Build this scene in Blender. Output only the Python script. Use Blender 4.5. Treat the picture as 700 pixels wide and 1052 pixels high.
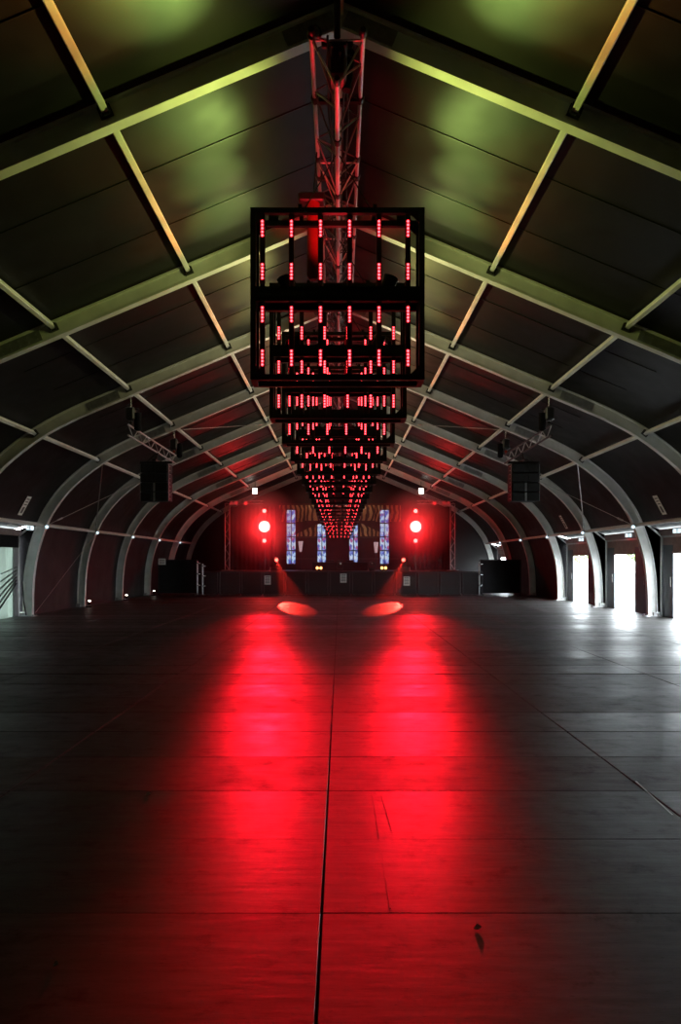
import bpy, math, random
from mathutils import Vector, Matrix

random.seed(7)
SC = bpy.context.scene
for _o in list(bpy.data.objects):
    bpy.data.objects.remove(_o, do_unlink=True)
COL = SC.collection
PI = math.pi
R = math.radians

# ------------------------------------------------------------------ camera
FPX, HZ, VX, HC = 790.0, 577.0, 349.5, 1.715          # focal length in px, horizon row, vanishing column, eye height
cam = bpy.data.cameras.new('camera')
cam.sensor_fit = 'AUTO'
cam.sensor_width = 36.0
cam.lens = FPX / 1052.0 * 36.0
cam.shift_y = (HZ - 526.0) / 1052.0
cam.shift_x = (350.0 - VX) / 1052.0
cam.clip_end = 600
cam_ob = bpy.data.objects.new('camera', cam)
COL.objects.link(cam_ob)
cam_ob.location = (0, 0, HC)
cam_ob.rotation_euler = (PI / 2, 0, 0)
SC.camera = cam_ob

# ------------------------------------------------------------------ view, world
SC.view_settings.view_transform = 'Standard'
SC.view_settings.look = 'None'
SC.view_settings.gamma = 1.0
SC.view_settings.use_curve_mapping = False
SC.view_settings.exposure = 0.0
SC.render.film_transparent = False
try:
    SC.cycles.use_denoising = True
    SC.cycles.max_bounces = 8
    SC.cycles.volume_bounces = 0
    SC.cycles.sample_clamp_indirect = 6.0
except Exception:
    pass

SKY = 23.0
w = bpy.data.worlds.new('overcast_sky')
SC.world = w
w.use_nodes = True
nt = w.node_tree
bg = nt.nodes['Background']
bg.inputs['Color'].default_value = (0.86, 0.95, 1.0, 1)
bg.inputs['Strength'].default_value = SKY

# light levels of the lamps built further down
E_STAR = 52000.0        # red stage lamps that face the hall
E_BEAM = 9000.0         # red moving heads that hit the floor
E_GREEN = 1300.0
E_RED = 220.0          # added red fill below the truss, no fixture         # green uplights on the chandeliers
E_WIDE = 95.0          # their wide spill
LED_GAIN = 12.0

# ------------------------------------------------------------------ helpers
def P(x, y, d):
    """photo pixel + distance along the hall -> point"""
    return Vector(((x - VX) * d / FPX, d, HC + (HZ - y) * d / FPX))

class MB:
    def __init__(s):
        s.v = []; s.f = []; s.sm = []
    def add(s, vs, fs, smooth=False):
        b = len(s.v)
        s.v += [tuple(v) for v in vs]
        s.f += [tuple(b + i for i in f) for f in fs]
        s.sm += [smooth] * len(fs)
        return s
    def box(s, c, d, rot=None, ch=0.0):
        c = Vector(c); hx, hy, hz = d[0] / 2, d[1] / 2, d[2] / 2
        M = rot if rot is not None else Matrix.Identity(3)
        if ch <= 0:
            vs = [M @ Vector((sx * hx, sy * hy, sz * hz)) + c for sz in (-1, 1) for sy in (-1, 1) for sx in (-1, 1)]
            fs = [(0, 2, 3, 1), (4, 5, 7, 6), (0, 1, 5, 4), (2, 6, 7, 3), (0, 4, 6, 2), (1, 3, 7, 5)]
        else:
            ch = min(ch, hx * .9, hy * .9, hz * .9)
            ring = [(-hx + ch, -hy), (hx - ch, -hy), (hx, -hy + ch), (hx, hy - ch), (hx - ch, hy), (-hx + ch, hy), (-hx, hy - ch), (-hx, -hy + ch)]
            vs = []
            for z, k in ((-hz, 1), (-hz + ch, 0), (hz - ch, 0), (hz, 1)):
                for (x, y) in ring:
                    if k:
                        x *= (hx - ch) / hx; y *= (hy - ch) / hy
                    vs.append(M @ Vector((x, y, z)) + c)
            fs = [tuple(range(7, -1, -1)), tuple(range(24, 32))]
            for l in range(3):
                for i in range(8):
                    j = (i + 1) % 8
                    fs.append((l * 8 + i, l * 8 + j, l * 8 + 8 + j, l * 8 + 8 + i))
        return s.add(vs, fs)
    def bar(s, p0, p1, wd, ht, up=(0, 0, 1)):
        p0, p1 = Vector(p0), Vector(p1)
        y = (p1 - p0); L = y.length; y.normalize()
        u = Vector(up)
        x = y.cross(u)
        if x.length < 1e-5:
            x = y.cross(Vector((1, 0, 0)))
        x.normalize(); z = x.cross(y)
        M = Matrix((x, y, z)).transposed()
        return s.box((p0 + p1) / 2, (wd, L, ht), M)
    def tube(s, p0, p1, r, n=8, r1=None, caps=True):
        p0, p1 = Vector(p0), Vector(p1)
        r1 = r if r1 is None else r1
        d = (p1 - p0).normalized()
        a = d.orthogonal().normalized(); b = d.cross(a)
        vs = []
        for p, rr in ((p0, r), (p1, r1)):
            for i in range(n):
                t = 2 * PI * i / n
                vs.append(p + (a * math.cos(t) + b * math.sin(t)) * rr)
        fs = [(i, (i + 1) % n, n + (i + 1) % n, n + i) for i in range(n)]
        s.add(vs, fs, True)
        if caps:
            s.add(vs, [tuple(range(n - 1, -1, -1)), tuple(range(n, 2 * n))])
        return s
    def path(s, pts, r, n=6):
        for a, b in zip(pts[:-1], pts[1:]):
            s.tube(a, b, r, n)
        return s
    def lathe(s, prof, c, axis=(0, 0, 1), n=16, smooth=True):
        """prof: list of (radius, height)"""
        c = Vector(c); d = Vector(axis).normalized()
        a = d.orthogonal().normalized(); b = d.cross(a)
        vs = []
        for (rr, h) in prof:
            for i in range(n):
                t = 2 * PI * i / n
                vs.append(c + d * h + (a * math.cos(t) + b * math.sin(t)) * rr)
        fs = []
        for l in range(len(prof) - 1):
            for i in range(n):
                j = (i + 1) % n
                fs.append((l * n + i, l * n + j, (l + 1) * n + j, (l + 1) * n + i))
        s.add(vs, fs, smooth)
        m = (len(prof) - 1) * n
        return s.add(vs, [tuple(range(n - 1, -1, -1)), tuple(range(m, m + n))])
    def mesh(s, name, mat):
        me = bpy.data.meshes.new(name)
        me.from_pydata(s.v, [], s.f)
        me.polygons.foreach_set('use_smooth', s.sm)
        me.materials.append(mat)
        me.update()
        return me
    def build(s, name, mat, parent=None, loc=(0, 0, 0), rot=(0, 0, 0)):
        return link(name, s.mesh(name, mat), parent, loc, rot)

def link(name, me, parent=None, loc=(0, 0, 0), rot=(0, 0, 0)):
    o = bpy.data.objects.new(name, me)
    COL.objects.link(o)
    o.location = loc; o.rotation_euler = rot
    if parent is not None:
        o.parent = parent
    return o

def tag(o, label=None, cat=None, group=None, kind=None):
    if label: o['label'] = label
    if cat: o['category'] = cat
    if group: o['group'] = group
    if kind: o['kind'] = kind
    return o

def thing(name, label=None, cat=None, loc=(0, 0, 0), rot=(0, 0, 0), group=None, kind=None):
    o = bpy.data.objects.new(name, None)
    o.empty_display_size = 0.1
    COL.objects.link(o)
    o.location = loc; o.rotation_euler = rot
    return tag(o, label, cat, group, kind)

def light(kind, name, loc, target, energy, color, parent=None, size=60, blend=1.0, radius=0.05):
    l = bpy.data.lights.new(name, kind)
    l.energy = energy; l.color = color
    if kind == 'SPOT':
        l.spot_size = R(size); l.spot_blend = blend
    l.shadow_soft_size = radius
    o = bpy.data.objects.new(name, l)
    COL.objects.link(o)
    o.location = loc
    if target is not None:
        d = Vector(target) - Vector(loc)
        o.rotation_euler = d.to_track_quat('-Z', 'Y').to_euler()
    if parent is not None:
        o.parent = parent
    return o

ORD = ['first', 'second', 'third', 'fourth', 'fifth', 'sixth', 'seventh', 'eighth', 'ninth', 'tenth', 'eleventh', 'twelfth',
       'thirteenth', 'fourteenth', 'fifteenth', 'sixteenth', 'seventeenth', 'eighteenth', 'nineteenth', 'twentieth', 'last']

# ------------------------------------------------------------------ materials
def mat(name, col, rough=0.5, metal=0.0, var=0.0, scale=6.0, rvar=0.0, bump=0.0, bscale=30.0, spec=0.5, emit=None, estr=0.0, col2=None):
    m = bpy.data.materials.new(name)
    m.use_nodes = True
    n = m.node_tree.nodes; L = m.node_tree.links
    b = n['Principled BSDF']
    b.inputs['Base Color'].default_value = (*col, 1)
    b.inputs['Roughness'].default_value = rough
    b.inputs['Metallic'].default_value = metal
    b.inputs['Specular IOR Level'].default_value = spec
    tc = n.new('ShaderNodeTexCoord')
    if var > 0 or col2 or rvar > 0:
        nz = n.new('ShaderNodeTexNoise'); nz.inputs['Scale'].default_value = scale; nz.inputs['Detail'].default_value = 5
        L.new(tc.outputs['Object'], nz.inputs['Vector'])
        if var > 0 or col2:
            cr = n.new('ShaderNodeValToRGB')
            c2 = col2 if col2 else tuple(c * (1 + var) for c in col)
            c1 = tuple(c * (1 - var) for c in col)
            cr.color_ramp.elements[0].position = .3; cr.color_ramp.elements[1].position = .7
            cr.color_ramp.elements[0].color = (*c1, 1); cr.color_ramp.elements[1].color = (*c2, 1)
            L.new(nz.outputs['Fac'], cr.inputs['Fac']); L.new(cr.outputs['Color'], b.inputs['Base Color'])
        if rvar > 0:
            mr = n.new('ShaderNodeMapRange')
            mr.inputs['From Min'].default_value = .3; mr.inputs['From Max'].default_value = .7
            mr.inputs['To Min'].default_value = max(.02, rough - rvar); mr.inputs['To Max'].default_value = min(1, rough + rvar)
            L.new(nz.outputs['Fac'], mr.inputs['Value']); L.new(mr.outputs['Result'], b.inputs['Roughness'])
    if bump > 0:
        nb = n.new('ShaderNodeTexNoise'); nb.inputs['Scale'].default_value = bscale; nb.inputs['Detail'].default_value = 4
        L.new(tc.outputs['Object'], nb.inputs['Vector'])
        bp = n.new('ShaderNodeBump'); bp.inputs['Strength'].default_value = bump; bp.inputs['Distance'].default_value = .02
        L.new(nb.outputs['Fac'], bp.inputs['Height']); L.new(bp.outputs['Normal'], b.inputs['Normal'])
    if emit:
        b.inputs['Emission Color'].default_value = (*emit, 1)
        b.inputs['Emission Strength'].default_value = estr
    return m

M = {}
M['alu'] = mat('brushed_aluminium', (.78, .78, .75), .45, .15, .10, 3, .08)
M['alu_truss'] = mat('truss_aluminium', (.6, .6, .6), .32, .55, .1, 8)
M['truss_dark'] = mat('dull_truss_brace', (.16, .16, .16), .4, .5, .1, 8)
M['galv'] = mat('galvanised_steel', (.5, .5, .5), .4, .8, .15, 10)
M['membrane'] = mat('black_pvc_membrane', (.013, .0127, .013), .5, 0, .12, 2.2, .06, .06, 3, spec=.22)
M['wallskin'] = mat('black_pvc_wall', (.008, .008, .009), .5, 0, .15, 1.5, .06, .25, 2.2)
M['seam'] = mat('welded_seam', (.012, .012, .012), .4, 0, .1, 10)
M['black_steel'] = mat('black_powder_coat', (.014, .013, .013), .38, .1, .2, 14, .08)
M['black_plastic'] = mat('black_plastic', (.012, .012, .013), .45, 0, .2, 20)
M['black_cloth'] = mat('black_molton_cloth', (.010, .009, .010), .95, 0, .25, 12, 0, .2, 60, spec=.1)
M['black_board'] = mat('black_painted_board', (.006, .0055, .006), .7, 0, .2, 3, spec=.25)
M['grille'] = mat('speaker_grille', (.018, .018, .018), .5, .3, .4, 160)
M['chrome'] = mat('bright_steel', (.7, .7, .7), .2, 1, .1, 20)
M['paper'] = mat('white_paper', (.85, .84, .80), .7, 0, .08, 30)
M['ink'] = mat('grey_print', (.18, .17, .17), .8, 0, .1, 30)
M['white_paint'] = mat('white_painted_profile', (.72, .73, .72), .45, 0, .06, 6)
M['brown_panel'] = mat('brown_fabric_panel', (.26, .17, .15), .7, 0, .15, 4, 0, .1, 20)
M['door_leaf'] = mat('dark_grey_door_leaf', (.06, .068, .08), .5, 0, .15, 3, .06)
M['soffit'] = mat('pale_awning_fabric', (.55, .57, .58), .6, 0, .25, 1.6, 0, .15, 6)
def translucent_mat(name, col, tcol, f):
    m = bpy.data.materials.new(name); m.use_nodes = True
    n = m.node_tree.nodes; L = m.node_tree.links; b = n['Principled BSDF']
    tc = n.new('ShaderNodeTexCoord'); nz = n.new('ShaderNodeTexNoise'); nz.inputs['Scale'].default_value = 1.4; nz.inputs['Detail'].default_value = 4
    L.new(tc.outputs['Object'], nz.inputs['Vector'])
    cr = n.new('ShaderNodeValToRGB')
    cr.color_ramp.elements[0].position = .35; cr.color_ramp.elements[0].color = (*[c * .6 for c in tcol], 1)
    cr.color_ramp.elements[1].position = .65; cr.color_ramp.elements[1].color = (*tcol, 1)
    L.new(nz.outputs['Fac'], cr.inputs['Fac'])
    b.inputs['Base Color'].default_value = (*col, 1); b.inputs['Roughness'].default_value = .5
    tr = n.new('ShaderNodeBsdfTranslucent'); L.new(cr.outputs['Color'], tr.inputs['Color'])
    ms = n.new('ShaderNodeMixShader'); ms.inputs[0].default_value = f
    L.new(b.outputs[0], ms.inputs[1]); L.new(tr.outputs[0], ms.inputs[2])
    L.new(ms.outputs[0], n['Material Output'].inputs['Surface'])
    return m
M['soffit'] = translucent_mat('pale_awning_fabric', (.26, .27, .28), (.022, .024, .026), .5)
M['concrete'] = mat('outside_paving', (.42, .42, .40), .8, 0, .2, .8, 0, .2, 4)
M['leaf'] = mat('hedge_leaf', (.10, .17, .04), .6, 0, .4, 1.2)
M['bark'] = mat('bark', (.09, .06, .04), .9, 0, .3, 8)
M['red_fabric'] = mat('red_hoist_bag', (.20, .006, .01), .6, 0, .15, 8)
M['orange'] = mat('orange_hook', (.6, .06, .02), .5, 0, .1, 8)
M['scrap'] = mat('pale_litter', (.7, .68, .62), .7, 0, .1, 20)
M['stage_black'] = mat('stage_ply_black', (.016, .014, .014), .5, 0, .2, 2)
M['rubber'] = mat('black_cable_rubber', (.012, .012, .012), .6, 0, .1, 20)

def emat(name, col, strength):
    return mat(name, (.05, .05, .05), .4, 0, 0, emit=col, estr=strength)
M['led'] = emat('red_led', (1.0, .035, .045), LED_GAIN)
M['led_glow'] = emat('red_led_halo', (.75, .0, .012), .38)
M['star'] = emat('white_hot_red_lens', (1.0, .05, .045), 60)
M['star_small'] = emat('small_red_lens', (1.0, .05, .045), 26)
M['white_lamp'] = emat('white_lamp_glass', (1.0, .93, .8), 7)
M['cool_lamp'] = emat('cool_lamp_glass', (.75, .92, 1.0), 1.3)
M['amber_lamp'] = emat('amber_lamp_glass', (1.0, .45, .12), 5)
M['par_lens'] = emat('green_par_lens', (.5, 1.0, .12), 3)
M['red_lens'] = emat('red_beam_lens', (1.0, .10, .07), 6)
M['frosted'] = emat('frosted_lamp_shade', (1.0, .62, .66), .42)

def floor_mat(island):
    m = bpy.data.materials.new('worn_plywood_floor' + ('_far' if island else ''))
    m.use_nodes = True
    n = m.node_tree.nodes; L = m.node_tree.links
    b = n['Principled BSDF']
    geo = n.new('ShaderNodeNewGeometry')
    if island:
        rnd = geo.outputs['Random Per Island']
    else:
        oi = n.new('ShaderNodeObjectInfo'); rnd = oi.outputs['Alpha']
    pos = geo.outputs['Position']
    # grain: stretched noise along the long side of the boards
    mp = n.new('ShaderNodeMapping'); mp.inputs['Scale'].default_value = (1.2, 7.0, 1)
    L.new(pos, mp.inputs['Vector'])
    g = n.new('ShaderNodeTexNoise'); g.inputs['Scale'].default_value = 2.2; g.inputs['Detail'].default_value = 7; g.inputs['Roughness'].default_value = .62
    L.new(mp.outputs['Vector'], g.inputs['Vector'])
    st = n.new('ShaderNodeTexNoise'); st.inputs['Scale'].default_value = 3.1; st.inputs['Detail'].default_value = 8; st.inputs['Roughness'].default_value = .7
    L.new(pos, st.inputs['Vector'])
    cr = n.new('ShaderNodeValToRGB')
    cr.color_ramp.elements[0].position = .28; cr.color_ramp.elements[0].color = (.009, .008, .007, 1)
    cr.color_ramp.elements[1].position = .75; cr.color_ramp.elements[1].color = (.036, .032, .029, 1)
    L.new(g.outputs['Fac'], cr.inputs['Fac'])
    # stains
    sr = n.new('ShaderNodeValToRGB')
    sr.color_ramp.elements[0].position = .34; sr.color_ramp.elements[0].color = (.25, .25, .25, 1)
    sr.color_ramp.elements[1].position = .44; sr.color_ramp.elements[1].color = (1, 1, 1, 1)
    L.new(st.outputs['Fac'], sr.inputs['Fac'])
    mx = n.new('ShaderNodeMix'); mx.data_type = 'RGBA'; mx.blend_type = 'MULTIPLY'; mx.inputs[0].default_value = .8
    L.new(cr.outputs['Color'], mx.inputs[6]); L.new(sr.outputs['Color'], mx.inputs[7])
    # board to board
    pv = n.new('ShaderNodeMapRange'); pv.inputs['To Min'].default_value = .6; pv.inputs['To Max'].default_value = 1.35
    L.new(rnd, pv.inputs['Value'])
    m2 = n.new('ShaderNodeMix'); m2.data_type = 'RGBA'; m2.blend_type = 'MULTIPLY'; m2.inputs[0].default_value = 1
    L.new(mx.outputs[2], m2.inputs[6]); L.new(pv.outputs['Result'], m2.inputs[7])
    L.new(m2.outputs[2], b.inputs['Base Color'])
    # roughness
    rr = n.new('ShaderNodeMapRange'); rr.inputs['From Min'].default_value = .3; rr.inputs['From Max'].default_value = .7
    rr.inputs['To Min'].default_value = .46; rr.inputs['To Max'].default_value = .30
    L.new(st.outputs['Fac'], rr.inputs['Value'])
    ra = n.new('ShaderNodeMath'); ra.operation = 'MULTIPLY_ADD'; ra.inputs[1].default_value = .14
    L.new(rnd, ra.inputs[0]); L.new(rr.outputs['Result'], ra.inputs[2])
    L.new(ra.outputs[0], b.inputs['Roughness'])
    # matte scuffs and specks take the gloss away
    sp = n.new('ShaderNodeTexNoise'); sp.inputs['Scale'].default_value = 17; sp.inputs['Detail'].default_value = 3
    L.new(mp.outputs['Vector'], sp.inputs['Vector'])
    spr = n.new('ShaderNodeValToRGB')
    spr.color_ramp.elements[0].position = .27; spr.color_ramp.elements[0].color = (.25, .25, .25, 1)
    spr.color_ramp.elements[1].position = .36; spr.color_ramp.elements[1].color = (1, 1, 1, 1)
    L.new(sp.outputs['Fac'], spr.inputs['Fac'])
    bl = n.new('ShaderNodeValToRGB')
    bl.color_ramp.elements[0].position = .30; bl.color_ramp.elements[0].color = (.28, .28, .28, 1)
    bl.color_ramp.elements[1].position = .62; bl.color_ramp.elements[1].color = (.62, .62, .62, 1)
    st2 = n.new('ShaderNodeTexNoise'); st2.inputs['Scale'].default_value = 1.7; st2.inputs['Detail'].default_value = 9; st2.inputs['Roughness'].default_value = .68
    L.new(mp.outputs['Vector'], st2.inputs['Vector']); L.new(st2.outputs['Fac'], bl.inputs['Fac'])
    mu = n.new('ShaderNodeMix'); mu.data_type = 'RGBA'; mu.blend_type = 'MULTIPLY'; mu.inputs[0].default_value = 1
    L.new(bl.outputs['Color'], mu.inputs[6]); L.new(spr.outputs['Color'], mu.inputs[7])
    mu2 = n.new('ShaderNodeMix'); mu2.data_type = 'RGBA'; mu2.blend_type = 'MULTIPLY'; mu2.inputs[0].default_value = .55
    L.new(mu.outputs[2], mu2.inputs[6]); L.new(sr.outputs['Color'], mu2.inputs[7])
    L.new(mu2.outputs[2], b.inputs['Specular IOR Level'])
    bp = n.new('ShaderNodeBump'); bp.inputs['Strength'].default_value = .22; bp.inputs['Distance'].default_value = .01
    L.new(g.outputs['Fac'], bp.inputs['Height']); L.new(bp.outputs['Normal'], b.inputs['Normal'])
    return m
M['floor'] = floor_mat(False)
M['floor_far'] = floor_mat(True)
M['subfloor'] = mat('dark_gap', (.006, .006, .006), .9)

def stained_mat():
    m = bpy.data.materials.new('lit_mosaic_glass'); m.use_nodes = True
    n = m.node_tree.nodes; L = m.node_tree.links; b = n['Principled BSDF']
    tc = n.new('ShaderNodeTexCoord')
    mp = n.new('ShaderNodeMapping'); mp.inputs['Scale'].default_value = (1, 1, .6)
    L.new(tc.outputs['Object'], mp.inputs['Vector'])
    v = n.new('ShaderNodeTexVoronoi'); v.inputs['Scale'].default_value = 9
    L.new(mp.outputs['Vector'], v.inputs['Vector'])
    cr = n.new('ShaderNodeValToRGB'); cr.color_ramp.interpolation = 'CONSTANT'
    e = cr.color_ramp.elements
    e[0].position = 0; e[0].color = (.55, .75, 1, 1)
    e[1].position = .30; e[1].color = (.08, .12, .55, 1)
    for p, c in ((.5, (.75, .85, 1, 1)), (.68, (.45, .10, .30, 1)), (.8, (.25, .35, .8, 1))):
        x = e.new(p); x.color = c
    sx = n.new('ShaderNodeSeparateColor'); L.new(v.outputs['Color'], sx.inputs[0])
    L.new(sx.outputs[0], cr.inputs['Fac'])
    L.new(cr.outputs['Color'], b.inputs['Emission Color']); b.inputs['Emission Strength'].default_value = .8
    b.inputs['Base Color'].default_value = (.05, .05, .08, 1)
    return m
M['stained'] = stained_mat()

def gold_mat():
    m = bpy.data.materials.new('gold_marbled_panel'); m.use_nodes = True
    n = m.node_tree.nodes; L = m.node_tree.links; b = n['Principled BSDF']
    tc = n.new('ShaderNodeTexCoord')
    wv = n.new('ShaderNodeTexWave'); wv.inputs['Scale'].default_value = 1.1; wv.inputs['Distortion'].default_value = 9; wv.inputs['Detail'].default_value = 2
    wv.inputs['Detail Scale'].default_value = .8
    L.new(tc.outputs['Object'], wv.inputs['Vector'])
    cr = n.new('ShaderNodeValToRGB')
    cr.color_ramp.elements[0].position = .35; cr.color_ramp.elements[0].color = (.10, .03, .015, 1)
    cr.color_ramp.elements[1].position = .6; cr.color_ramp.elements[1].color = (.85, .62, .30, 1)
    L.new(wv.outputs['Fac'], cr.inputs['Fac']); L.new(cr.outputs['Color'], b.inputs['Base Color'])
    b.inputs['Roughness'].default_value = .5
    return m
M['gold'] = gold_mat()

M['jamb'] = translucent_mat('translucent_white_jamb', (.6, .6, .6), (.10, .10, .10), .5)
M['curtain'] = translucent_mat('translucent_door_sheet', (.30, .34, .30), (.055, .07, .058), .55)

# ------------------------------------------------------------------ the tent: arch line, bays
A = [9.2 + 5.0 * k for k in range(-3, 9)]              # arches every five metres; A[3] is the nearest one in view
Y0, Y1 = A[0], A[-1]
SL = 0.42
APEX = 8.04
def arch_line():
    pts = [(0.0, APEX)]
    for x in (1.0, 2.72, 4.0, 5.2, 5.9, 6.5):
        pts.append((x, APEX - SL * x))
    # knee and leg
    ctrl = [(6.5, APEX - SL * 6.5), (7.45, 4.80), (8.38, 4.07), (8.95, 3.36), (9.23, 2.82), (9.48, 2.10), (9.61, 1.40), (9.66, .7), (9.67, 0.0)]
    c = [pts[-2]] + ctrl + [(9.67, -.6)]
    out = []
    for i in range(1, len(c) - 2):
        p0, p1, p2, p3 = c[i - 1], c[i], c[i + 1], c[i + 2]
        for k in range(4):
            t = k / 4
            q = [0.5 * ((2 * p1[a]) + (-p0[a] + p2[a]) * t + (2 * p0[a] - 5 * p1[a] + 4 * p2[a] - p3[a]) * t * t + (-p0[a] + 3 * p1[a] - 3 * p2[a] + p3[a]) * t ** 3) for a in (0, 1)]
            out.append(tuple(q))
    out.append((9.67, 0.0))
    return pts[:-1] + out
LINE = arch_line()
def normals(line):
    ns = []
    for i in range(len(line)):
        a = line[max(0, i - 1)]; b = line[min(len(line) - 1, i + 1)]
        dx, dz = b[0] - a[0], b[1] - a[1]
        l = math.hypot(dx, dz)
        ns.append((-dz / l, dx / l))
    c = 1 / math.cos(math.atan(SL))
    ns[0] = (0.0, c)
    ns[-1] = (1.0, 0.0)
    return ns
NRM = normals(LINE)
def off(i, d, s=1):
    """point i of the arch line, d metres outwards, side s"""
    x = LINE[i][0] + abs(NRM[i][0]) * d
    z = LINE[i][1] + (NRM[i][1] if i == 0 else abs(NRM[i][1])) * d
    return (s * x, z)
def at_x(x0, d, s=1):
    """interpolated point on the arch line where the inner edge has |X| = x0"""
    for i in range(len(LINE) - 1):
        if LINE[i][0] <= x0 <= LINE[i + 1][0]:
            t = (x0 - LINE[i][0]) / max(1e-6, LINE[i + 1][0] - LINE[i][0])
            a, b = off(i, d), off(i + 1, d)
            return (s * (a[0] * (1 - t) + b[0] * t), a[1] * (1 - t) + b[1] * t)
    return (s * LINE[-1][0], 0)
I_KNEE = next(i for i, p in enumerate(LINE) if p[0] > 5.85)
I_EAVE = min(range(len(LINE)), key=lambda i: abs(LINE[i][1] - 2.82))

PROF = [(0, -.085), (0, .085), (.03, .085), (.045, .045), (.255, .045), (.27, .085), (.30, .085), (.30, -.085), (.27, -.085), (.255, -.045), (.045, -.045), (.03, -.085)]
def sweep(i0, i1, s):
    m = MB(); n = len(PROF); vs = []
    for i in range(i0, i1 + 1):
        for d, wy in PROF:
            x, z = off(i, d, s)
            vs.append((x, wy, z))
    fs = []
    for k in range(i1 - i0):
        for j in range(n):
            q = (k * n + j, k * n + (j + 1) % n, (k + 1) * n + (j + 1) % n, (k + 1) * n + j)
            fs.append(q if s < 0 else q[::-1])
    a = tuple(range(n)); b = tuple(range((i1 - i0) * n, (i1 - i0 + 1) * n))
    m.add(vs, fs)
    m.add(vs, [a, b[::-1]])
    return m
def plate_on(x0, x1, s, yy, d0=.05, d1=.25, bolts=5):
    """splice plate with bolts on the web"""
    m = MB()
    p0, p1 = at_x(x0, (d0 + d1) / 2, s), at_x(x1, (d0 + d1) / 2, s)
    m.bar((p0[0], yy, p0[1]), (p1[0], yy, p1[1]), .016, d1 - d0, up=(0, 0, 1)) if False else None
    dx, dz = p1[0] - p0[0], p1[1] - p0[1]
    L = math.hypot(dx, dz); ang = math.atan2(dz, dx)
    rot = Matrix.Rotation(-ang, 3, 'Y')
    m.box(((p0[0] + p1[0]) / 2, yy, (p0[1] + p1[1]) / 2), (L, .016, d1 - d0), rot)
    for k in range(bolts):
        for q in (d0 + .05, d1 - .05):
            x = x0 + (x1 - x0) * (k + .5) / bolts
            px, pz = at_x(x, q, s)
            sg = -1 if yy < 0 else 1
            m.tube((px, yy, pz), (px, yy + sg * .022, pz), .016, 6)
    return m

me_raf = {s: sweep(0, I_KNEE, s).mesh('rafter', M['alu']) for s in (-1, 1)}
me_leg = {s: sweep(I_KNEE, len(LINE) - 1, s).mesh('curved_leg', M['alu']) for s in (-1, 1)}
me_spl = {s: plate_on(5.45, 6.25, s, -.052).mesh('splice_plate', M['galv']) for s in (-1, 1)}
me_apx = {s: plate_on(.06, .62, s, -.052, bolts=2).mesh('ridge_plate', M['galv']) for s in (-1, 1)}
_ft = MB(); _ft.box((0, 0, .012), (.46, .34, .024)); _ft.box((.15, 0, .07), (.24, .22, .12), ch=.01)
for _a in (-1, 1):
    for _b in (-1, 1):
        _ft.tube((_a * .18, _b * .12, .024), (_a * .18, _b * .12, .06), .018, 6)
me_foot = _ft.mesh('base_shoe', M['galv'])
NODE_X = [2.72, 5.2, 7.5]
_cl = MB(); _cl.box((0, -.075, 0), (.16, .05, .13)); _cl.box((.055, -.11, 0), (.02, .09, .11)); _cl.box((-.055, -.11, 0), (.02, .09, .11))
me_cleat = _cl.mesh('purlin_bracket', M['black_steel'])

for k, y in enumerate(A):
    if k < 3:
        lab = 'grey aluminium tent arch out of view, %s one behind the photographer' % ['third', 'second', 'first'][k]
        if k == 2: lab = 'grey aluminium tent arch overhead just outside the top of the picture'
    else:
        lab = ['nearest full aluminium arch, rafters lit green, ridge joint above the truss end',
               'second aluminium arch from the camera, lit yellow-green behind the first cage',
               'third aluminium arch from the camera, carrying the front hoists of the speakers',
               'fourth aluminium arch, its white right leg stands between the two nearest open doors',
               'fifth aluminium arch, right leg between second and third bright doors',
               'sixth aluminium arch, right leg at the far end of the open doors',
               'seventh aluminium arch, feet beside the black screens',
               'eighth aluminium arch, next to last before the back wall of the tent',
               'farthest aluminium arch, framing the dark back wall behind the stage'][k - 3]
    t = thing('tent_arch', lab, 'arch', (0, y, 0), group='aluminium arches of the tent')
    for s in (-1, 1):
        link('rafter', me_raf[s], t)
        link('curved_leg', me_leg[s], t)
        link('splice_plate', me_spl[s], t)
        link('ridge_plate', me_apx[s], t)
        link('base_shoe', me_foot, t, (s * 9.80, 0, 0), (0, 0, 0 if s > 0 else PI))
        for nx in NODE_X:
            px, pz = at_x(nx, .17, s)
            ang = math.atan(SL) if nx < 7 else R(38)
            link('purlin_bracket', me_cleat, t, (px, 0, pz), (0, s * ang, 0))

# purlins: one tube section for each bay
def purlin(px, pz, ang, label, wd=.09, ht=.10):
    t = thing('roof_purlin', label, 'purlin', (px, 0, pz), group='purlins along the tent')
    m = MB(); m.box((0, 2.5, 0), (wd, 4.9, ht), Matrix.Rotation(ang, 3, 'Y'), ch=.012)
    me = m.mesh('tube_section', M['alu'])
    for y in A[:-1]:
        link('tube_section', me, t, (0, y, 0))
rz = APEX + .22
purlin(0, rz, 0, 'ridge purlin of the tent running above the lattice truss')
for s, nm in ((-1, 'left'), (1, 'right')):
    for nx, d, ang, txt in ((2.72, .20, math.atan(SL), 'pale square purlin on the %s roof slope, the one nearest the ridge'),
                            (5.2, .19, math.atan(SL), 'pale square purlin on the %s roof slope, middle line where the speakers hang'),
                            (7.5, .17, R(38), 'pale square purlin on the %s side where the roof starts to curve down')):
        px, pz = at_x(nx, d, s)
        purlin(px, pz, s * ang, txt % nm)
    ex, ez = off(I_EAVE, .13, s)
    purlin(ex, ez, s * R(62), 'eave rail on the %s side, pale tube just above door height' % nm, .08, .14)

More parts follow.
